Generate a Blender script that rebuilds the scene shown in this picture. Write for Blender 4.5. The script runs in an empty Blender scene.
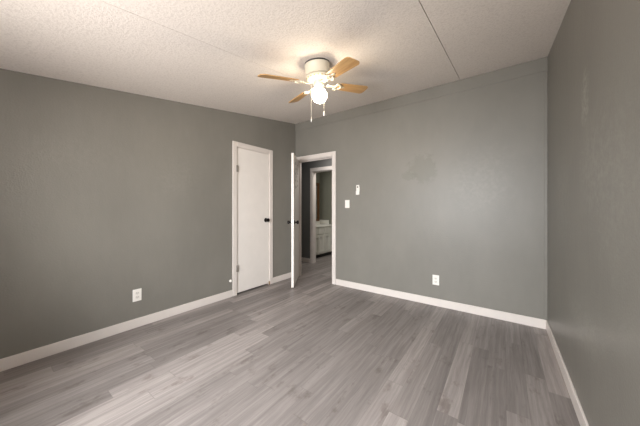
import bpy, bmesh, math, random
from mathutils import Vector, Matrix

scn = bpy.context.scene
COL = scn.collection
R = math.radians

# ------------------------------------------------------------------ camera
F_PX, YAW, CY, EYE = 250.3, 36.236, 208.68, 1.155
cam_data = bpy.data.cameras.new('camera')
cam_data.sensor_fit = 'HORIZONTAL'
cam_data.sensor_width = 36.0
cam_data.lens = F_PX / 640.0 * 36.0
cam_data.shift_y = -(213.0 - CY) / 640.0
cam_data.clip_start = 0.02
cam = bpy.data.objects.new('camera', cam_data)
cam.location = (0, 0, EYE)
cam.rotation_euler = (R(90), 0, R(YAW))
COL.objects.link(cam)
scn.camera = cam

# ------------------------------------------------------------------ world and lights
world = bpy.data.worlds.new('sky')
scn.world = world
world.use_nodes = True
bgn = world.node_tree.nodes['Background']
bgn.inputs['Color'].default_value = (0.78, 0.88, 1.0, 1)
bgn.inputs['Strength'].default_value = 1.0


def area_light(name, loc, rot, sx, sy, power, color, spread=180):
    d = bpy.data.lights.new(name, 'AREA')
    d.shape = 'RECTANGLE'
    d.size, d.size_y, d.energy, d.color = sx, sy, power, color
    d.spread = R(spread)
    o = bpy.data.objects.new(name, d)
    o.location, o.rotation_euler = loc, rot
    COL.objects.link(o)
    return o


# daylight outside the window of the rear wall (behind the camera)
area_light('daylight_from_sky', (-0.85, -1.36, 1.60), (R(57), 0, R(9)), 1.7, 1.0, 165, (0.96, 0.98, 1.0), 118)
area_light('daylight_from_sunlit_ground', (-0.85, -1.34, 0.85), (R(138), 0, R(34)), 1.7, 0.8, 82, (1.0, 0.94, 0.89), 130)
# fill lights added to brighten the hall and the bathroom, no fixture behind them
area_light('hall_fill', (-2.55, 3.76, 2.36), (0, 0, 0), 0.25, 0.25, 8.0, (1.0, 0.95, 0.9))
area_light('bathroom_fill', (-2.75, 4.75, 2.34), (0, 0, 0), 0.3, 0.3, 13.0, (1.0, 0.95, 0.88))
BULB_STRENGTH = 56.0

scn.view_settings.view_transform = 'Standard'
scn.view_settings.look = 'None'
scn.view_settings.exposure = 0.0
scn.view_settings.gamma = 1.0
scn.view_settings.use_curve_mapping = False


# ------------------------------------------------------------------ node helpers
def srgb(r, g, b):
    f = lambda c: (c / 255 / 12.92) if c / 255 <= 0.04045 else ((c / 255 + 0.055) / 1.055) ** 2.4
    return (f(r), f(g), f(b), 1.0)


class NT:
    def __init__(self, name):
        self.m = bpy.data.materials.new(name)
        self.m.use_nodes = True
        self.t = self.m.node_tree
        self.b = self.t.nodes['Principled BSDF']

    def n(self, typ, **kw):
        nd = self.t.nodes.new(typ)
        for k, v in kw.items():
            setattr(nd, k, v)
        return nd

    def put(self, sock, v):
        if hasattr(v, 'is_output'):
            self.t.links.new(v, sock)
        else:
            sock.default_value = v

    def math(self, op, a, b=0.0, c=None, clamp=False):
        nd = self.n('ShaderNodeMath', operation=op, use_clamp=clamp)
        self.put(nd.inputs[0], a)
        self.put(nd.inputs[1], b)
        if c is not None:
            self.put(nd.inputs[2], c)
        return nd.outputs[0]

    def coords(self):
        return self.n('ShaderNodeTexCoord').outputs['Object']

    def mapping(self, vec, scale=(1, 1, 1), loc=(0, 0, 0), rot=(0, 0, 0)):
        nd = self.n('ShaderNodeMapping')
        self.put(nd.inputs['Vector'], vec)
        nd.inputs['Scale'].default_value = scale
        nd.inputs['Location'].default_value = loc
        nd.inputs['Rotation'].default_value = rot
        return nd.outputs[0]

    def noise(self, vec, scale, detail=2.0, rough=0.5):
        nd = self.n('ShaderNodeTexNoise')
        self.put(nd.inputs['Vector'], vec)
        nd.inputs['Scale'].default_value = scale
        nd.inputs['Detail'].default_value = detail
        nd.inputs['Roughness'].default_value = rough
        return nd.outputs[0]

    def rng(self, v, a, b, c=0.0, d=1.0):
        nd = self.n('ShaderNodeMapRange', interpolation_type='SMOOTHSTEP')
        self.put(nd.inputs[0], v)
        nd.inputs[1].default_value, nd.inputs[2].default_value = a, b
        nd.inputs[3].default_value, nd.inputs[4].default_value = c, d
        return nd.outputs[0]

    def mix(self, fac, a, b, mode='MIX'):
        nd = self.n('ShaderNodeMix', data_type='RGBA', blend_type=mode)
        self.put(nd.inputs[0], fac)
        self.put(nd.inputs[6], a)
        self.put(nd.inputs[7], b)
        return nd.outputs[2]

    def sep(self, vec):
        nd = self.n('ShaderNodeSeparateXYZ')
        self.put(nd.inputs[0], vec)
        return nd.outputs

    def comb(self, x, y, z):
        nd = self.n('ShaderNodeCombineXYZ')
        for i, v in enumerate((x, y, z)):
            self.put(nd.inputs[i], v)
        return nd.outputs[0]

    def bump(self, h, strength, dist):
        nd = self.n('ShaderNodeBump')
        nd.inputs['Strength'].default_value = strength
        nd.inputs['Distance'].default_value = dist
        self.put(nd.inputs['Height'], h)
        self.put(self.b.inputs['Normal'], nd.outputs[0])

    def set(self, col=None, rough=None, metal=None, spec=None):
        if col is not None:
            self.put(self.b.inputs['Base Color'], col)
        if rough is not None:
            self.put(self.b.inputs['Roughness'], rough)
        if metal is not None:
            self.b.inputs['Metallic'].default_value = metal
        if spec is not None:
            self.b.inputs['Specular IOR Level'].default_value = spec
        return self.m


def plain(name, col, rough=0.5, metal=0.0, bump=0.0, var=0.04):
    k = NT(name)
    co = k.coords()
    nz = k.noise(co, 9.0, 4.0)
    dark = tuple(c * (1 - var) for c in col[:3]) + (1,)
    lite = tuple(min(1, c * (1 + var)) for c in col[:3]) + (1,)
    k.set(k.mix(nz, dark, lite), rough, metal)
    if bump:
        k.bump(k.noise(co, 160.0, 2.0), bump, 0.002)
    return k.m


WALL = srgb(124, 121, 114)


def wall_material(name, base, blots=(), lights=(), rough=0.42, axis='XZ'):
    """painted gypsum panel: orange peel, roller unevenness, patches and scuffs with their own outline"""
    k = NT(name)
    co = k.coords()
    big = k.noise(k.mapping(co, (1.0, 1.0, 0.6)), 1.6, 4.0, 0.6)
    col = k.mix(k.rng(big, 0.3, 0.7), tuple(c * 0.94 for c in base[:3]) + (1,), tuple(c * 1.06 for c in base[:3]) + (1,))
    fine = k.noise(k.mapping(co, (6, 6, 1.2)), 4.0, 3.0)
    col = k.mix(k.math('MULTIPLY', fine, 0.10), col, tuple(c * 1.5 for c in base[:3]) + (1,))
    xs = k.sep(co)
    a = xs[0] if axis == 'XZ' else xs[1]
    warp = k.noise(co, 15.0, 6.0, 0.7)
    rough_s = rough

    def blot(cx, cz, rx, rz, soft, amount):
        dx = k.math('DIVIDE', k.math('SUBTRACT', a, cx), rx)
        dz = k.math('DIVIDE', k.math('SUBTRACT', xs[2], cz), rz)
        d = k.math('SQRT', k.math('ADD', k.math('MULTIPLY', dx, dx), k.math('MULTIPLY', dz, dz)))
        d = k.math('ADD', d, k.math('MULTIPLY', k.math('SUBTRACT', warp, 0.5), 2.2))
        return k.math('MULTIPLY', k.rng(d, 1.0 - soft, 1.0 + soft, 1.0, 0.0), amount)

    for (cx, cz, rx, rz, soft, am, c) in blots:
        col = k.mix(blot(cx, cz, rx, rz, soft, am), col, c)
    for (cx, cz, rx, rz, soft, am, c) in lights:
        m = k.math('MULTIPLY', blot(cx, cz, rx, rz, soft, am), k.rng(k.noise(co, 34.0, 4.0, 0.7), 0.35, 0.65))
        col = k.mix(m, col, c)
    k.set(col, rough_s, 0.0, 0.45)
    peel = k.noise(co, 95.0, 2.0)
    wave = k.noise(k.mapping(co, (3, 3, 1)), 5.0, 3.0)
    k.bump(k.math('ADD', peel, k.math('MULTIPLY', wave, 1.2)), 0.32, 0.0035)
    return k.m


def floor_material():
    k = NT('vinyl_plank')
    co = k.coords()
    s = k.sep(co)
    W, L = 0.1075, 0.92
    u = k.math('DIVIDE', k.math('ADD', s[0], 20.519), W)
    row = k.math('FLOOR', u)
    wn = k.n('ShaderNodeTexWhiteNoise', noise_dimensions='1D')
    k.put(wn.inputs['W'], row)
    v = k.math('ADD', k.math('DIVIDE', k.math('ADD', s[1], 20.0), L), k.math('MULTIPLY', wn.outputs[0], 7.0))
    pid = k.math('FLOOR', v)
    wn2 = k.n('ShaderNodeTexWhiteNoise', noise_dimensions='2D')
    k.put(wn2.inputs['Vector'], k.comb(row, pid, 0.0))
    rnd = wn2.outputs[0]
    fu, fv = k.math('FRACT', u), k.math('FRACT', v)
    # grain: streaks along Y, different on every plank
    g_vec = k.comb(k.math('MULTIPLY', s[0], 38.0), k.math('MULTIPLY', s[1], 1.3), k.math('MULTIPLY', rnd, 60.0))
    warp = k.noise(k.comb(k.math('MULTIPLY', s[0], 7.0), k.math('MULTIPLY', s[1], 2.2), k.math('MULTIPLY', rnd, 40.0)), 1.0, 3.0, 0.6)
    add = k.n('ShaderNodeVectorMath', operation='ADD')
    k.put(add.inputs[0], g_vec)
    k.put(add.inputs[1], k.comb(k.math('MULTIPLY', warp, 1.6), 0.0, 0.0))
    grain = k.noise(add.outputs[0], 1.0, 5.0, 0.62)
    fine = k.noise(k.comb(k.math('MULTIPLY', s[0], 150.0), k.math('MULTIPLY', s[1], 5.0), k.math('MULTIPLY', rnd, 30.0)), 1.0, 3.0, 0.6)
    col = k.mix(k.rng(grain, 0.30, 0.70), srgb(122, 115, 112), srgb(146, 139, 135))
    col = k.mix(k.math('MULTIPLY', k.rng(fine, 0.35, 0.7), 0.28), col, srgb(104, 96, 93))
    # knots and cathedral figures
    kn = k.noise(k.comb(k.math('MULTIPLY', s[0], 9.0), k.math('MULTIPLY', s[1], 4.5), k.math('MULTIPLY', rnd, 90.0)), 1.0, 4.0, 0.7)
    col = k.mix(k.math('MULTIPLY', k.rng(kn, 0.56, 0.70), 0.5), col, srgb(88, 77, 72))
    tone = k.n('ShaderNodeMapRange')
    k.put(tone.inputs[0], k.math('POWER', rnd, 2.6))
    tone.inputs[3].default_value, tone.inputs[4].default_value = 0.84, 1.36
    tcol = k.comb(tone.outputs[0], tone.outputs[0], tone.outputs[0])
    col = k.mix(1.0, col, tcol, 'MULTIPLY')
    eu = k.math('MINIMUM', fu, k.math('SUBTRACT', 1.0, fu))
    ev = k.math('MINIMUM', fv, k.math('SUBTRACT', 1.0, fv))
    seam = k.math('MAXIMUM', k.rng(eu, 0.005, 0.016, 1.0, 0.0), k.rng(ev, 0.001, 0.003, 1.0, 0.0))
    col = k.mix(k.math('MULTIPLY', seam, 0.35), col, srgb(90, 83, 79))
    k.set(col, k.rng(grain, 0.2, 0.8, 0.46, 0.36), 0.0, 0.4)
    k.bump(k.math('SUBTRACT', k.math('MULTIPLY', fine, 0.3), seam), 0.25, 0.002)
    return k.m


def ceiling_material():
    k = NT('stippled_ceiling')
    co = k.coords()
    a = k.noise(co, 75.0, 3.0, 0.6)
    b = k.noise(co, 150.0, 2.0, 0.5)
    h = k.math('ADD', k.rng(a, 0.38, 0.62), k.math('MULTIPLY', b, 0.5))
    big = k.noise(co, 1.1, 3.0)
    col = k.mix(big, srgb(224, 216, 209), srgb(234, 226, 219))
    k.set(k.mix(k.math('MULTIPLY', k.rng(a, 0.45, 0.68), 0.30), col, srgb(186, 176, 168)), 0.85, 0.0, 0.2)
    k.bump(h, 0.3, 0.002)
    return k.m


def oak_material():
    k = NT('light_oak')
    co = k.coords()
    s = k.sep(co)
    g = k.noise(k.comb(k.math('MULTIPLY', s[0], 3.0), k.math('MULTIPLY', s[1], 55.0), s[2]), 1.0, 4.0, 0.6)
    f = k.noise(k.comb(k.math('MULTIPLY', s[0], 10.0), k.math('MULTIPLY', s[1], 240.0), s[2]), 1.0, 2.0)
    col = k.mix(k.rng(g, 0.3, 0.7), srgb(172, 130, 80), srgb(200, 162, 110))
    k.set(k.mix(k.math('MULTIPLY', f, 0.3), col, srgb(140, 96, 48)), 0.38)
    return k.m


def mirror_material():
    k = NT('mirror_glass')
    k.set((0.82, 0.85, 0.84, 1), k.rng(k.noise(k.coords(), 3.0), 0.3, 0.7, 0.02, 0.04), 1.0)
    return k.m


def pane_material():
    k = NT('window_glass')
    tr = k.n('ShaderNodeBsdfTransparent')
    gl = k.n('ShaderNodeBsdfGlossy')
    gl.inputs['Roughness'].default_value = 0.02
    mx = k.n('ShaderNodeMixShader')
    fr = k.n('ShaderNodeFresnel')
    fr.inputs[0].default_value = 1.3
    k.put(mx.inputs[0], fr.outputs[0])
    k.put(mx.inputs[1], tr.outputs[0])
    k.put(mx.inputs[2], gl.outputs[0])
    k.put(k.t.nodes['Material Output'].inputs['Surface'], mx.outputs[0])
    return k.m


def globe_material():
    k = NT('lit_globe')
    nz = k.noise(k.coords(), 6.0)
    k.set(k.mix(nz, (0.9, 0.88, 0.82, 1), (0.95, 0.93, 0.88, 1)), 0.3)
    k.b.inputs['Emission Color'].default_value = (1.0, 0.84, 0.62, 1)
    k.b.inputs['Emission Strength'].default_value = BULB_STRENGTH
    return k.m


M_white = plain('white_trim_paint', srgb(218, 210, 204), 0.38)
M_door = plain('white_door_paint', srgb(232, 226, 220), 0.42, bump=0.04)
M_floor, M_ceil = floor_material(), ceiling_material()
M_back = wall_material('grey_wall_paint_rear', WALL)
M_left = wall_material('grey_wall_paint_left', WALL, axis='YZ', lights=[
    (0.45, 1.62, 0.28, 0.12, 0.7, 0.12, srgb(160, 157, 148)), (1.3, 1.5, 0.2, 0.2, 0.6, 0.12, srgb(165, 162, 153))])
M_far = wall_material('grey_wall_paint_far', WALL, blots=[
    (-0.80, 1.64, 0.155, 0.16, 0.2, 0.32, srgb(100, 98, 86)),
    (-0.95, 1.57, 0.09, 0.055, 0.2, 0.3, srgb(102, 101, 89))],
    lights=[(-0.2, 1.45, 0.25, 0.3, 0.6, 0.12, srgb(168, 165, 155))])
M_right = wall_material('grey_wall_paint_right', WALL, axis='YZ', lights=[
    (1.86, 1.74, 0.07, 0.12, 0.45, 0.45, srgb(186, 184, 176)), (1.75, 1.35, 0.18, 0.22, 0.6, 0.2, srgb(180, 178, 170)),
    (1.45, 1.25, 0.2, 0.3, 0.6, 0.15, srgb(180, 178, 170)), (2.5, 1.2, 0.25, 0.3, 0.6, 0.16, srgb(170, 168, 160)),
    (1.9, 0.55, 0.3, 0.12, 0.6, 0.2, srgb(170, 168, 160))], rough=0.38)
M_hall = wall_material('grey_wall_paint_hall', srgb(112, 112, 110))
M_bath = wall_material('grey_wall_paint_bathroom', srgb(122, 122, 110))
M_blackmetal = plain('black_metal', srgb(30, 27, 26), 0.3, 0.7)
M_hinge = plain('grey_hinge_metal', srgb(150, 144, 136), 0.4, 0.6)
M_latch = plain('steel_latch', srgb(140, 136, 130), 0.3, 0.9)
M_plate = plain('white_plastic', srgb(236, 232, 226), 0.3)
M_slot = plain('dark_slot', srgb(50, 46, 43), 0.6)
M_grey = plain('grey_plastic', srgb(222, 218, 211), 0.4)
M_slit = plain('outlet_slit', srgb(112, 106, 100), 0.6)
M_fan = plain('cream_white_enamel', srgb(198, 190, 172), 0.3)
M_gold = plain('brass', srgb(190, 150, 80), 0.3, 0.9)
M_oak = oak_material()
M_globe = globe_material()
M_chain = plain('chain_white', srgb(220, 214, 200), 0.4, 0.2)
M_vanity = plain('vanity_paint', srgb(205, 202, 192), 0.4)
M_counter = plain('cultured_marble', srgb(222, 220, 212), 0.2)
M_framewood = plain('brown_mirror_wood', srgb(100, 68, 38), 0.4, var=0.2)
M_rawwood = plain('bare_wood', srgb(140, 112, 78), 0.7, var=0.2)
M_residue = plain('grey_residue', srgb(120, 114, 108), 0.8, var=0.2)
M_mirror, M_pane = mirror_material(), pane_material()


# ------------------------------------------------------------------ mesh helpers
class MB:
    def __init__(self):
        self.bm = bmesh.new()

    def prism(self, corners, bevel=0.0, seg=2):
        """8 corners: 4 bottom ccw, 4 top ccw"""
        vs = [self.bm.verts.new(c) for c in corners]
        fs = [(3, 2, 1, 0), (4, 5, 6, 7), (0, 1, 5, 4), (1, 2, 6, 5), (2, 3, 7, 6), (3, 0, 4, 7)]
        faces = [self.bm.faces.new([vs[i] for i in f]) for f in fs]
        if bevel:
            es = list({e for f in faces for e in f.edges})
            bmesh.ops.bevel(self.bm, geom=es, offset=bevel, segments=seg, affect='EDGES', profile=0.5, clamp_overlap=True)
        return self

    def box(self, x0, x1, y0, y1, z0, z1, bevel=0.0, seg=2):
        x0, x1 = sorted((x0, x1)); y0, y1 = sorted((y0, y1)); z0, z1 = sorted((z0, z1))
        return self.prism([(x0, y0, z0), (x1, y0, z0), (x1, y1, z0), (x0, y1, z0),
                           (x0, y0, z1), (x1, y0, z1), (x1, y1, z1), (x0, y1, z1)], bevel, seg)

    def lathe(self, prof, n=40, mat=None):
        """profile of (radius, height) about local Z, optional matrix"""
        mat = mat or Matrix.Identity(4)
        rings = []
        for r, z in prof:
            if r < 1e-6:
                rings.append([self.bm.verts.new(mat @ Vector((0, 0, z)))])
            else:
                rings.append([self.bm.verts.new(mat @ Vector((r * math.cos(2 * math.pi * i / n), r * math.sin(2 * math.pi * i / n), z))) for i in range(n)])
        for a, b in zip(rings, rings[1:]):
            for i in range(n):
                j = (i + 1) % n
                if len(a) == 1 and len(b) == 1:
                    continue
                if len(a) == 1:
                    self.bm.faces.new((a[0], b[j], b[i]))
                elif len(b) == 1:
                    self.bm.faces.new((a[i], a[j], b[0]))
                else:
                    self.bm.faces.new((a[i], a[j], b[j], b[i]))
        return self

    def tube(self, pts, r, n=8, closed=False):
        pts = [Vector(p) for p in pts]
        rings = []
        N = len(pts)
        for k, p in enumerate(pts):
            if closed:
                t = (pts[(k + 1) % N] - pts[k - 1]).normalized()
            else:
                t = (pts[min(k + 1, N - 1)] - pts[max(k - 1, 0)]).normalized()
            ref = Vector((0, 0, 1)) if abs(t.z) < 0.9 else Vector((1, 0, 0))
            a = t.cross(ref).normalized()
            b = t.cross(a).normalized()
            rr = r[k] if isinstance(r, (list, tuple)) else r
            rings.append([self.bm.verts.new(p + (a * math.cos(2 * math.pi * i / n) + b * math.sin(2 * math.pi * i / n)) * rr) for i in range(n)])
        pairs = list(zip(rings, rings[1:])) + ([(rings[-1], rings[0])] if closed else [])
        for a, b in pairs:
            for i in range(n):
                j = (i + 1) % n
                self.bm.faces.new((a[i], a[j], b[j], b[i]))
        if not closed:
            self.bm.faces.new(rings[0][::-1])
            self.bm.faces.new(rings[-1])
        return self

    def outline(self, pts, z0, z1, mat=None, bevel=0.0):
        """extrude a 2-D outline between two heights"""
        mat = mat or Matrix.Identity(4)
        lo = [self.bm.verts.new(mat @ Vector((x, y, z0))) for x, y in pts]
        hi = [self.bm.verts.new(mat @ Vector((x, y, z1))) for x, y in pts]
        fs = [self.bm.faces.new(lo[::-1]), self.bm.faces.new(hi)]
        n = len(pts)
        for i in range(n):
            j = (i + 1) % n
            self.bm.faces.new((lo[i], lo[j], hi[j], hi[i]))
        if bevel:
            es = [e for f in fs for e in f.edges]
            bmesh.ops.bevel(self.bm, geom=es, offset=bevel, segments=2, affect='EDGES', profile=0.5)
        return self

    def xf(self, m):
        self.bm.transform(m)
        return self

    def build(self, name, mat, parent=None, smooth=None):
        bmesh.ops.recalc_face_normals(self.bm, faces=self.bm.faces)
        me = bpy.data.meshes.new(name)
        self.bm.to_mesh(me)
        self.bm.free()
        me.materials.append(mat)
        if smooth:
            for p in me.polygons:
                p.use_smooth = True
            if hasattr(me, 'set_sharp_from_angle'):
                me.set_sharp_from_angle(angle=R(smooth))
        o = bpy.data.objects.new(name, me)
        COL.objects.link(o)
        if parent:
            o.parent = parent
        return o


def tag(o, label=None, cat=None, group=None, kind=None):
    if label: o['label'] = label
    if cat: o['category'] = cat
    if group: o['group'] = group
    if kind: o['kind'] = kind
    return o


def struct(o, label, cat):
    return tag(o, label, cat, kind='structure')


def empty(name, loc, rot=(0, 0, 0)):
    o = bpy.data.objects.new(name, None)
    o.empty_display_size = 0.1
    o.location, o.rotation_euler = loc, rot
    COL.objects.link(o)
    return o


# ------------------------------------------------------------------ dimensions (metres)
XL, XR, YF, YB = -2.882, 0.341, 3.220, -1.05      # room faces
ZF, SL = 2.611, 0.1469                            # ceiling height at the far wall, slope
T = 0.10                                          # wall thickness
YH = 4.19                                         # face of the hall's far wall
YE = 5.40                                         # bathroom end wall
cz = lambda y: ZF + SL * (y - YF)
BH, BT = 0.088, 0.012                             # baseboard


def wall_y(mb, x0, x1, y0, y1, z0=0.0, z1=None):
    """wall box running along Y whose top follows the sloped ceiling"""
    ta, tb = (cz(y0), cz(y1)) if z1 is None else (z1, z1)
    return mb.prism([(x0, y0, z0), (x1, y0, z0), (x1, y1, z0), (x0, y1, z0), (x0, y0, ta), (x1, y0, ta), (x1, y1, tb), (x0, y1, tb)])


# floor
struct(MB().box(-5.0, XR + T, YB - T, YE + T, -0.12, 0.0).build('floor', M_floor),
       'grey wood-look plank floor running through room and hall', 'floor')

# ceiling: three sloped panels with open joints between them
mb = MB()
seams = [XL - T, -1.617, -0.394, XR + T]
gap = [0, 0.0010, 0.0024, 0]
for i in range(3):
    a = seams[i] + gap[i]
    b = seams[i + 1] - gap[i + 1]
    y0, y1 = YB - T, YF + T
    mb.prism([(a, y0, cz(y0)), (b, y0, cz(y0)), (b, y1, cz(y1)), (a, y1, cz(y1)),
              (a, y0, cz(y0) + .05), (b, y0, cz(y0) + .05), (b, y1, cz(y1) + .05), (a, y1, cz(y1) + .05)])
y0, y1 = YB - T, YF + T
mb.prism([(XL - T, y0, cz(y0) + .012), (XR + T, y0, cz(y0) + .012), (XR + T, y1, cz(y1) + .012), (XL - T, y1, cz(y1) + .012),
          (XL - T, y0, cz(y0) + .06), (XR + T, y0, cz(y0) + .06), (XR + T, y1, cz(y1) + .06), (XL - T, y1, cz(y1) + .06)])
struct(mb.build('ceiling', M_ceil), 'sloped off-white stippled ceiling with two panel seams', 'ceiling')

# left wall with the closet opening
CL0, CL1, CLT = 2.036, 2.624, 1.990              # closet opening
mb = MB()
wall_y(mb, XL - T, XL, YB - T, CL0)
wall_y(mb, XL - T, XL, CL1, YF + T)
wall_y(mb, XL - T, XL, CL0, CL1, CLT)
struct(mb.build('wall_left', M_left), 'long grey wall on the left with the closet door', 'wall')
# closet behind the shut door
mb = MB()
mb.box(XL - 0.72, XL - 0.70, CL0 - 0.3, CL1 + 0.3, 0, 2.1)
mb.box(XL - 0.70, XL - T, CL0 - 0.32, CL0 - 0.3, 0, 2.1)
mb.box(XL - 0.70, XL - T, CL1 + 0.3, CL1 + 0.32, 0, 2.1)
mb.box(XL - 0.72, XL - T, CL0 - 0.32, CL1 + 0.32, 2.1, 2.14)
struct(mb.build('wall_closet', M_back), 'closet walls behind the shut white door', 'wall')

# far wall with the doorway
DX0, DX1, DT = -2.848, -2.118, 1.972             # doorway
mb = MB()
mb.box(XL - T, DX0, YF, YF + T, 0, ZF)
mb.box(DX1, XR + T, YF, YF + T, 0, ZF)
mb.box(DX0, DX1, YF, YF + T, DT, ZF)
struct(mb.build('wall_far', M_far), 'grey wall facing the viewer with the open doorway at its left end', 'wall')
# right wall
struct(wall_y(MB(), XR, XR + T, YB - T, YF).build('wall_right', M_right), 'grey scuffed wall close by on the right', 'wall')
# rear wall with a window, behind the viewer
WX0, WX1, WZ0, WZ1 = -1.73, 0.03, 0.62, 1.84
mb = MB()
y0, y1 = YB - T, YB
zb = cz(YB - T)
mb.box(XL, WX0, y0, y1, 0, zb)
mb.box(WX1, XR, y0, y1, 0, zb)
mb.box(WX0, WX1, y0, y1, 0, WZ0)
mb.box(WX0, WX1, y0, y1, WZ1, zb)
struct(mb.build('wall_rear', M_back), 'grey wall behind the viewer with a window', 'wall')
w = MB()
for (a, b, c, d) in ((WX0, WX1, WZ0, WZ0 + .05), (WX0, WX1, WZ1 - .05, WZ1), (WX0, WX0 + .05, WZ0 + .05, WZ1 - .05),
                     (WX1 - .05, WX1, WZ0 + .05, WZ1 - .05), (-0.875, -0.825, WZ0 + .05, WZ1 - .05)):
    w.box(a, b, YB - 0.08, YB - 0.02, c, d)
win = struct(w.build('window_1', M_white), 'white framed sliding window behind the viewer', 'window')
MB().box(WX0 + .05, WX1 - .05, YB - .056, YB - .05, WZ0 + .05, WZ1 - .05).build('pane', M_pane, win)

# hall and bathroom shells
BX0, BX1, BTZ = -3.268, -2.53, 1.945             # bathroom doorway
mb = MB()
mb.box(-5.0, BX0, YH, YH + T, 0, 2.42)
mb.box(BX1, XR + T, YH, YH + T, 0, 2.42)
mb.box(BX0, BX1, YH, YH + T, BTZ, 2.42)
mb.box(-5.0, -4.9, YF + T, YH, 0, 2.42)
mb.box(XR, XR + T, YF + T, YH, 0, 2.42)
struct(mb.build('wall_hall', M_hall), 'dark grey hall wall seen through the open doorway', 'wall')
mb = MB()
mb.box(-5.0, XL - T, YF, YF + T, 0, 2.42)
struct(mb.build('wall_hall_near', M_hall), 'grey hall wall beyond the closet', 'wall')
XB = -3.965
mb = MB()
mb.box(XB - T, XB, YH + T, YE + T, 0, 2.42)
mb.box(XB, -2.0, YE, YE + T, 0, 2.42)
mb.box(-2.1, -2.0, YH + T, YE, 0, 2.42)
struct(mb.build('wall_bathroom', M_bath), 'grey-green bathroom wall beyond the hall', 'wall')
struct(MB().box(-5.0, XR + T, YF + T, YE + T, 2.42, 2.48).build('ceiling_hall', M_ceil), 'white ceiling over hall and bathroom', 'ceiling')


# ------------------------------------------------------------------ trim
def base_x(x0, x1, yface, side):
    """baseboard along X; side = direction it sticks out in Y"""
    o = MB()
    ya, yb = sorted((yface, yface + side * BT))
    o.box(x0, x1, ya, yb, 0, BH, 0.003)
    return o


def base_y(y0, y1, xface, side):
    o = MB()
    xa, xb = sorted((xface, xface + side * BT))
    o.box(xa, xb, y0, y1, 0, BH, 0.003)
    return o


CW = 0.060                                         # casing width
struct(base_y(YB + BT, CL0 - 0.063, XL, 1).build('baseboard_left', M_white), 'long white baseboard along the left wall, left of the closet door', 'baseboard')
struct(base_y(CL1 + 0.063, YF - BT, XL, 1).build('baseboard_left_corner', M_white), 'short white baseboard between closet door and open door', 'baseboard')
struct(base_x(DX1 + 0.063, XR - BT, YF, -1).build('baseboard_far', M_white), 'white baseboard along the wall facing the viewer', 'baseboard')
struct(base_y(YB, YF, XR, -1).build('baseboard_right', M_white), 'white baseboard along the right wall', 'baseboard')
struct(base_x(XL, XR - BT, YB, 1).build('baseboard_rear', M_white), 'white baseboard along the wall behind the viewer', 'baseboard')
struct(base_x(-4.9, BX0 - 0.063, YH, -1).build('baseboard_hall', M_white), 'white baseboard of the hall left of the bathroom doorway', 'baseboard')

# closet door casing: stiles, head, jamb lining and stop
mb = MB()
e = 0.016
mb.box(XL, XL + e, CL0 - CW, CL0 + 0.004, 0, CLT + CW, 0.004)
mb.box(XL, XL + e, CL1 - 0.004, CL1 + CW, 0.0, CLT + CW, 0.004)
mb.box(XL, XL + e, CL0 + 0.004, CL1 - 0.004, CLT - 0.004, CLT + CW, 0.004)
mb.box(XL - T, XL, CL0, CL0 + 0.010, 0, CLT - .010)
mb.box(XL - T, XL, CL1 - 0.010, CL1, 0, CLT - .010)
mb.box(XL - T, XL, CL0, CL1, CLT - 0.010, CLT)
tr = struct(mb.build('trim_1', M_white), 'white casing around the closed closet door', 'door casing')
MB().box(XL + 0.001, XL + 0.0175, CL1 - 0.013, CL1 - 0.0005, 0.0, 0.052, 0.002).build('bare_wood_end', M_rawwood, tr)['label'] = 'small brown bare wood end at the foot of the casing'

# doorway casing
mb = MB()
mb.box(DX0 - 0.030, DX0 + 0.004, YF - e, YF, 0, DT + CW, 0.004)
mb.box(DX1 - 0.004, DX1 + CW, YF - e, YF, 0, DT + CW, 0.004)
mb.box(DX0 + 0.004, DX1 - 0.004, YF - e, YF, DT - 0.004, DT + CW, 0.004)
mb.box(DX0, DX0 + 0.014, YF, YF + T, 0, DT - .014)
mb.box(DX1 - 0.014, DX1, YF, YF + T, 0, DT - .014)
mb.box(DX0, DX1, YF, YF + T, DT - 0.014, DT)
mb.box(DX1 - 0.024, DX1 - 0.014, YF + .05, YF + .08, 0, DT - .024)
mb.box(DX0 + 0.014, DX0 + 0.024, YF + .05, YF + .08, 0, DT - .024)
mb.box(DX0 + .014, DX1 - .014, YF + .05, YF + .08, DT - 0.024, DT - 0.014)
for sx in ((DX0 - CW, DX0 + .004), (DX1 - .004, DX1 + CW)):
    mb.box(sx[0], sx[1], YF + T, YF + T + e, 0, DT + CW, 0.004)
struct(mb.build('trim_2', M_white), 'white casing around the open doorway', 'door casing')

# bathroom doorway casing
mb = MB()
mb.box(BX0 - 0.055, BX0 + 0.004, YH - e, YH, 0, BTZ + 0.068, 0.004)
mb.box(BX1 - 0.004, BX1 + 0.068, YH - e, YH, 0, BTZ + 0.068, 0.004)
mb.box(BX0 + 0.004, BX1 - 0.004, YH - e, YH, BTZ - 0.004, BTZ + 0.068, 0.004)
mb.box(BX0, BX0 + 0.016, YH, YH + T, 0, BTZ - .016)
mb.box(BX1 - 0.016, BX1, YH, YH + T, 0, BTZ - .016)
mb.box(BX0, BX1, YH, YH + T, BTZ - 0.016, BTZ)
struct(mb.build('trim_3', M_white), 'white casing of the bathroom doorway across the hall', 'door casing')

# painted batten board under the ceiling on the far wall, and the corner strip at the right
struct(MB().box(XL, XR, YF - 0.009, YF, ZF - 0.135, ZF - 0.0015, 0.003).build('trim_4', M_far),
       'grey painted board along the top of the wall facing the viewer', 'trim')
struct(MB().box(XR - 0.024, XR, YF - 0.008, YF, BH, ZF - 0.136, 0.003).build('trim_5', M_far),
       'narrow grey corner strip where far and right walls meet', 'trim')


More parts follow.
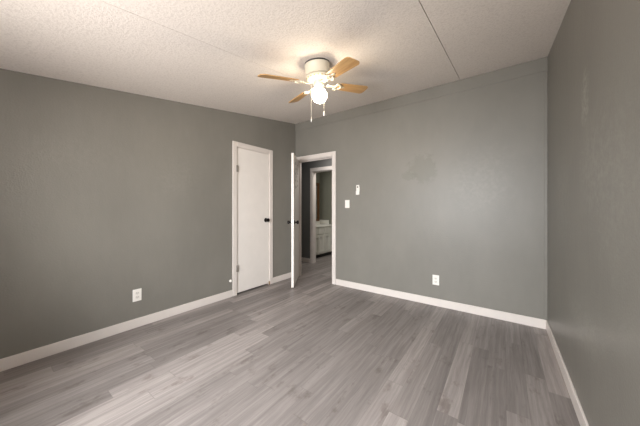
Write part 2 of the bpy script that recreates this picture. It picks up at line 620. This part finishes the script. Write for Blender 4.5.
# ------------------------------------------------------------------ doors
def knob_mb():
    """knob on local +Z, base at z = 0"""
    return MB().lathe([(0, 0), (0.031, 0), (0.032, 0.004), (0.027, 0.009), (0.013, 0.012), (0.0115, 0.026), (0.016, 0.032),
                       (0.0255, 0.040), (0.0285, 0.050), (0.026, 0.060), (0.017, 0.066), (0, 0.068)], 28)


def hinge_mb(h=0.085):
    """barrel with leaf, local: barrel along Z, leaf to +X"""
    mb = MB().lathe([(0, -h / 2 - .004), (0.004, -h / 2 - .004), (0.0065, -h / 2), (0.0065, h / 2), (0.004, h / 2 + .004), (0, h / 2 + .004)], 14)
    mb.box(-0.016, 0.016, -0.0035, 0.0035, -h / 2, h / 2, 0.001)
    return mb


# door_1: closed closet door in the left wall, hinged on its left
dy0, dy1 = CL0 + 0.013, CL1 - 0.013
d1 = MB().box(XL - 0.036, XL - 0.001, dy0, dy1, 0.022, CLT - 0.014, 0.002).build('door_1', M_door)
struct(d1, 'closed white flush closet door in the left wall', 'door')
o = knob_mb().build('knob', M_blackmetal, d1, 40)
o.location, o.rotation_euler = (XL - 0.001, dy1 - 0.058, 0.984), (0, R(90), 0)
o['label'] = 'round black doorknob'
for z in (1.69, 0.355):
    h = hinge_mb().build('hinge', M_hinge, d1, 40)
    h.location, h.rotation_euler = (XL + 0.0145, dy0 - 0.006, z), (0, 0, R(90))

# door_2: the room door swung into the room, hinged on the left jamb
hx, hy = -2.812, 3.199
ex, ey = -2.459, 2.683
ang = math.atan2(ey - hy, ex - hx)
DW = math.hypot(ex - hx, ey - hy)
d2 = MB().box(0, DW, -0.0175, 0.0175, 0.014, 1.962, 0.002).build('door_2', M_door)
d2.location, d2.rotation_euler = (hx, hy, 0), (0, 0, ang)
struct(d2, 'white room door standing open into the room', 'door')
for sgn in (1, -1):
    o = knob_mb().build('knob', M_blackmetal, d2, 40)
    o.location = (DW - 0.06, sgn * 0.0175, 0.955)
    o.rotation_euler = (R(-90 * sgn), 0, 0)
    o['label'] = 'round black doorknob'
MB().box(DW - 0.001, DW + 0.0012, -0.0125, 0.0125, 0.925, 0.985, 0.0005).build('latch_plate', M_latch, d2)
MB().box(DW + 0.0012, DW + 0.010, -0.006, 0.006, 0.945, 0.965, 0.002).build('latch_bolt', M_latch, d2)
for z in (1.70, 0.25):
    h = hinge_mb().build('hinge', M_white, d2, 40)
    h.location = (-0.004, 0.020, z)
# grey marks left by stickers near the top of the face turned to the viewer
random.seed(4)
mb = MB()
for (a, z, r) in ((.16, 1.86, .016), (.42, 1.845, .018), (.20, 1.79, .012), (.36, 1.77, .014), (.14, 1.72, .016), (.44, 1.69, .016), (.27, 1.66, .013),
                  (.18, 1.60, .014), (.40, 1.585, .018), (.15, 1.53, .015), (.30, 1.50, .012), (.43, 1.485, .019)):
    pts = [(a + r * random.uniform(.7, 1.3) * math.cos(t * math.pi / 5), z + r * random.uniform(.8, 1.7) * math.sin(t * math.pi / 5)) for t in range(10)]
    mb.outline(pts, 0, 0.0006, Matrix.Translation((0, 0.0175, 0)) @ Matrix(((1, 0, 0, 0), (0, 0, 1, 0), (0, 1, 0, 0), (0, 0, 0, 1))))
mb.build('sticker_residue', M_residue, d2)['label'] = 'grey sticker marks near the top of the door'


# ------------------------------------------------------------------ wall devices (local frame: plate in XZ, front towards -Y)
def outlet(loc, rz, label):
    r = empty('electrical_outlet', loc, (0, 0, rz))
    tag(r, label, 'outlet', 'electrical outlets')
    MB().box(-0.0365, 0.0365, -0.006, 0, -0.0585, 0.0585, 0.0025).build('cover_plate', M_plate, r)
    for s in (1, -1):
        pts = []
        for i in range(24):
            t = 2 * math.pi * i / 24
            pts.append((0.0172 * math.cos(t), max(-0.0125, min(0.0125, 0.0172 * math.sin(t)))))
        m = Matrix.Translation((0, -0.006, s * 0.0195)) @ Matrix.Rotation(R(90), 4, 'X')
        f = MB().outline(pts, 0.0, 0.0028, m).build('receptacle', M_grey, r)
        k = MB()
        for sx in (-0.0065, 0.0065):
            k.box(sx - 0.0015, sx + 0.0015, -0.0093, -0.0086, s * 0.0195 - 0.001, s * 0.0195 + 0.008)
        k.lathe([(0, 0), (0.0024, 0), (0.0024, 0.0006), (0, 0.0006)], 12, Matrix.Translation((0, -0.0087, s * 0.0195 - 0.007)) @ Matrix.Rotation(R(90), 4, 'X'))
        k.build('slots', M_slit, f)
    MB().lathe([(0, 0), (0.0032, 0), (0.0028, 0.0012), (0, 0.0014)], 12, Matrix.Translation((0, -0.006, 0)) @ Matrix.Rotation(R(90), 4, 'X')).build('screw', M_grey, r)
    return r


outlet((-0.649, YF, 0.306), 0, 'white outlet low on the wall facing the viewer, right of the doorway')
outlet((XL, 0.914, 0.313), R(90), 'white outlet low on the left wall, left of the closet door')

sw = empty('light_switch', (-1.859, YF, 1.224))
tag(sw, 'white light switch plate beside the open doorway, below the remote control', 'light switch')
MB().box(-0.0365, 0.0365, -0.006, 0, -0.0585, 0.0585, 0.0025).build('cover_plate', M_plate, sw)
MB().prism([(-.0165, -.0075, -.033), (.0165, -.0075, -.033), (.0165, -.005, -.033), (-.0165, -.005, -.033),
            (-.0165, -.0105, .033), (.0165, -.0105, .033), (.0165, -.005, .033), (-.0165, -.005, .033)], 0.001).build('rocker', M_plate, sw)
for z in (.048, -.048):
    MB().lathe([(0, 0), (0.0032, 0), (0.0028, 0.0012), (0, 0.0014)], 12, Matrix.Translation((0, -0.006, z)) @ Matrix.Rotation(R(90), 4, 'X')).build('screw', M_grey, sw)

rm = empty('remote_control', (-1.682, YF, 1.424))
tag(rm, 'slim white remote control in a wall cradle, up right of the light switch', 'remote control')
c = MB()
c.box(-0.027, 0.027, -0.004, 0, -0.070, 0.045, 0.0015)
c.box(-0.027, -0.0235, -0.018, -0.004, -0.070, -0.015, 0.001)
c.box(0.0235, 0.027, -0.018, -0.004, -0.070, -0.015, 0.001)
c.box(-0.0235, 0.0235, -0.018, -0.004, -0.070, -0.066, 0.001)
c.box(-0.0235, 0.0235, -0.020, -0.018, -0.070, -0.035, 0.0005)
c.build('cradle', M_plate, rm)
MB().box(-0.0225, 0.0225, -0.0175, -0.0045, -0.0655, 0.070, 0.004, 3).build('handset', M_plate, rm)
MB().lathe([(0, 0), (0.011, 0), (0.0105, 0.002), (0, 0.0026)], 24, Matrix.Translation((0, -0.0175, 0.040)) @ Matrix.Rotation(R(90), 4, 'X')).build('round_button', M_slot, rm)['label'] = 'dark round button'
for z in (0.012, -0.008):
    MB().box(-0.008, 0.008, -0.0190, -0.0174, z - 0.005, z + 0.005, 0.0006).build('button', M_grey, rm)

# small white coax plug sticking out low on the left wall beside the closet casing
pl = MB()
m = Matrix.Translation((XL, 1.948, 0.21)) @ Matrix.Rotation(R(90), 4, 'Y')
pl.lathe([(0, 0), (0.017, 0), (0.017, 0.004), (0.011, 0.007), (0.009, 0.011), (0.0125, 0.012), (0.0135, 0.018), (0.011, 0.022), (0, 0.023)], 24, m)
tag(pl.build('door_bumper', M_plate, None, 40), 'small white round bumper low on the left wall touching the closet casing', 'door bumper')


# ------------------------------------------------------------------ ceiling fan
FX, FY = -1.277, 1.699
tilt = math.atan(SL)
fan = empty('ceiling_fan', (FX, FY, cz(FY)), (tilt, 0, 0))
tag(fan, 'white flush-mount ceiling fan with four oak blades and a lit globe bulb', 'ceiling fan')
# ring coloured dark to stand for the shadow gap at the ceiling, motor housing
MB().lathe([(0, 0), (0.104, 0), (0.104, -0.0105), (0, -0.0105)], 48).build('shadow_gap_ring', M_slot, fan, 40)
MB().lathe([(0.0, -0.010), (0.100, -0.010), (0.109, -0.014), (0.110, -0.022), (0.107, -0.030), (0.104, -0.080), (0.104, -0.086), (0.105, -0.096),
            (0.098, -0.101), (0.0, -0.102)], 56).build('motor_housing', M_fan, fan, 35)
# pierced lower flange
fl = MB().lathe([(0.0, -0.102), (0.092, -0.102), (0.106, -0.108), (0.108, -0.116), (0.094, -0.132), (0.066, -0.142), (0.0, -0.144)], 56).build('vented_flange', M_fan, fan, 35)
for i in range(20):
    v = MB()
    t = 2 * math.pi * i / 20
    mm = Matrix.Rotation(t, 4, 'Z') @ Matrix.Translation((0.1013, 0, -0.1242)) @ Matrix.Rotation(R(135), 4, 'Y')
    v.lathe([(0, -0.002), (0.0052, -0.002), (0.0052, 0.0014), (0, 0.0014)], 10, mm)
    v.build('vent_hole', M_gold, fl)['label'] = 'small brass-coloured vent hole'
# switch housing and lamp holder
MB().lathe([(0.0, -0.142), (0.038, -0.142), (0.041, -0.148), (0.041, -0.178), (0.038, -0.186), (0.033, -0.189), (0.032, -0.202), (0, -0.204)], 40).build('switch_housing', M_fan, fan, 35)
g_c, g_r = -0.262, 0.063
prof = [(0.0, g_c + g_r)]
prof = [(0.026, g_c + g_r * 0.93)] + [(g_r * math.sin(R(a)), g_c + g_r * math.cos(R(a))) for a in range(28, 180, 8)] + [(0, g_c - g_r)]
prof = [(0, -0.2025), (0.024, -0.2030)] + prof
MB().lathe(prof, 40).build('globe_bulb', M_globe, fan, 60)['label'] = 'glowing round globe bulb'

PH, RB, ZB, PITCH = -22.6, 0.525, -0.163, 12
for k in range(4):
    rz = R(PH + 90 * k + (-3 if k == 0 else 0))
    sag = R(3.0 if k == 0 else 0)                 # one blade has sagged a little
    # blade: local X outwards, Y tangential; +Y side pitched down
    W0, W1, r0 = 0.047, 0.060, 0.205
    pts = [(r0, -W0 + .012), (r0 + .012, -W0)]
    pts += [(RB - 0.030, -W1)]
    for a in range(-80, 1, 20):
        pts.append((RB - 0.030 + 0.030 * math.cos(R(a)), -W1 + 0.030 + 0.030 * math.sin(R(a))))
    for a in range(0, 81, 20):
        pts.append((RB - 0.030 + 0.030 * math.cos(R(a)), W1 - 0.030 + 0.030 * math.sin(R(a))))
    pts += [(RB - 0.030, W1), (r0 + .012, W0), (r0, W0 - .012)]
    bl = MB().outline(pts, -0.003, 0.003, None, 0.001).build('blade', M_oak, fan)
    bl.matrix_local = Matrix.Rotation(rz, 4, 'Z') @ Matrix.Translation((-0.012 if k == 0 else 0, 0, ZB)) @ Matrix.Rotation(sag, 4, 'Y') @ Matrix.Rotation(R(-PITCH), 4, 'X')
    # blade iron: arm from the motor, ring medallion and foot screwed under the blade
    ir = MB()
    ir.outline([(0.085, -0.018), (0.120, -0.014), (0.150, -0.010), (0.172, -0.013), (0.172, 0.013), (0.150, 0.010), (0.120, 0.014), (0.085, 0.018)],
               -0.0105, -0.0035, None, 0.0015)
    ring = [(0.198 + 0.030 * math.cos(2 * math.pi * i / 24), 0.030 * math.sin(2 * math.pi * i / 24), -0.008) for i in range(24)]
    ir.tube(ring, 0.0062, 8, closed=True)
    for s in (-1, 1):
        curl = [(0.182 + 0.016 * math.cos(2 * math.pi * i / 16), s * 0.034 + 0.013 * math.sin(2 * math.pi * i / 16), -0.008) for i in range(16)]
        ir.tube(curl, 0.0045, 6, closed=True)
    ir.outline([(0.222, -0.017), (0.262, -0.012), (0.274, 0), (0.262, 0.012), (0.222, 0.017)], -0.0075, -0.0031, None, 0.001)
    ir = ir.build('blade_iron', M_fan, bl, 40)
    ir['label'] = 'white ring-shaped blade bracket'
    for (x, y) in ((0.234, 0.008), (0.234, -0.008), (0.258, 0), (0.160, 0)):
        s = MB().lathe([(0, 0), (0.0040, 0), (0.0032, -0.0022), (0, -0.0028)], 12, Matrix.Translation((x, y, -0.0075 if x > .2 else -0.0105)))
        s.build('screw', M_gold, bl)['label'] = 'brass screw head'

# pull chains hang plumb from the switch housing
up_local = Matrix.Rotation(-tilt, 4, 'X')
for (dx, dy, length, name) in ((-0.046, -0.050, 0.285, 'pull_chain'), (0.030, 0.040, 0.235, 'pull_chain')):
    top = Vector((dx * 0.95, dy * 0.95, -0.17))
    ch = MB().tube([(0, 0, 0), (0, 0, -length)], 0.0009, 6)
    for i in range(int(length / 0.006)):
        z = -0.003 - i * 0.006
        ch.lathe([(0, z + .0016), (0.0014, z + .0008), (0.0014, z - .0008), (0, z - .0016)], 6)
    ch = ch.build(name, M_chain, fan)
    ch.matrix_local = Matrix.Translation(top) @ up_local
    big = dx > 0
    r = 0.0075 if big else 0.0042
    p = MB().lathe([(0, 0.004), (r * .35, 0.002), (r * .55, -0.006), (r, -0.020), (r * .9, -0.030), (r * .4, -0.035), (0, -0.036)], 16)
    p = p.build('chain_pull', M_plate, ch, 50)
    p.location = (0, 0, -length)

# ------------------------------------------------------------------ bathroom seen through the doorways
VX0, VX1, VY0, VY1 = XB, -3.475, 4.42, YE - 0.002
van = empty('bathroom_vanity', ((VX0 + VX1) / 2, (VY0 + VY1) / 2, 0))
tag(van, 'white bathroom vanity with pale countertop seen through the doorway', 'vanity cabinet')
ox, oy = van.location.x, van.location.y


def vb(name, mat, bx, bev=0.0, parent=None):
    x0, x1, ya, yb, z0, z1 = bx
    o = MB().box(x0 - ox, x1 - ox, ya - oy, yb - oy, z0, z1, bev).build(name, mat, parent or van)
    return o


vb('carcass', M_vanity, (VX0 + .002, VX1, VY0, VY1, 0.085, 0.722), 0.002)
vb('toe_kick', M_slot, (VX0 + .002, VX1 - 0.06, VY0, VY1, 0.0, 0.085))['label'] = 'dark recessed toe kick'
vb('countertop', M_counter, (VX0 + .002, VX1 + 0.022, VY0 - .01, VY1, 0.722, 0.752), 0.006)
vb('side_splash', M_counter, (VX0 + .002, VX0 + 0.30, VY1 - 0.022, VY1, 0.752, 0.860), 0.005)
vb('back_splash', M_counter, (VX0 + .002, VX0 + 0.022, VY0, VY1 - 0.022, 0.752, 0.840), 0.004)
nd = 4
wd = (VY1 - VY0 - 0.03) / nd
for i in range(nd):
    a = VY0 + 0.015 + i * wd
    b = a + wd
    vb('drawer_front', M_vanity, (VX1, VX1 + 0.016, a + .012, b - .012, 0.560, 0.690), 0.004)
    dr = vb('cabinet_door', M_vanity, (VX1, VX1 + 0.009, a + .012, b - .012, 0.115, 0.535), 0.003)
    q = MB()
    for (y0_, y1_, z0_, z1_) in ((a + .012, a + .045, .115, .535), (b - .045, b - .012, .115, .535), (a + .045, b - .045, .115, .170), (a + .045, b - .045, .480, .535)):
        q.box(VX1 + .008 - ox, VX1 + .024 - ox, y0_ - oy, y1_ - oy, z0_, z1_, 0.003)
    q.build('rail_frame', M_vanity, dr)

mir = empty('wall_mirror', (XB, 4.92, 1.33))
tag(mir, 'tall wood-framed mirror above the bathroom vanity', 'mirror')
mw, mh = 0.42, 0.50
f = MB()
for (a, b, c_, d_) in ((-mw, -mw + .06, -mh, mh), (mw - .06, mw, -mh, mh), (-mw + .06, mw - .06, -mh, -mh + .06), (-mw + .06, mw - .06, mh - .06, mh)):
    f.box(0.001, 0.035, a, b, c_, d_, 0.005)
f.build('frame', M_framewood, mir)
MB().box(0.006, 0.012, -mw + .06, mw - .06, -mh + .06, mh - .06).build('mirror_glass', M_mirror, mir)
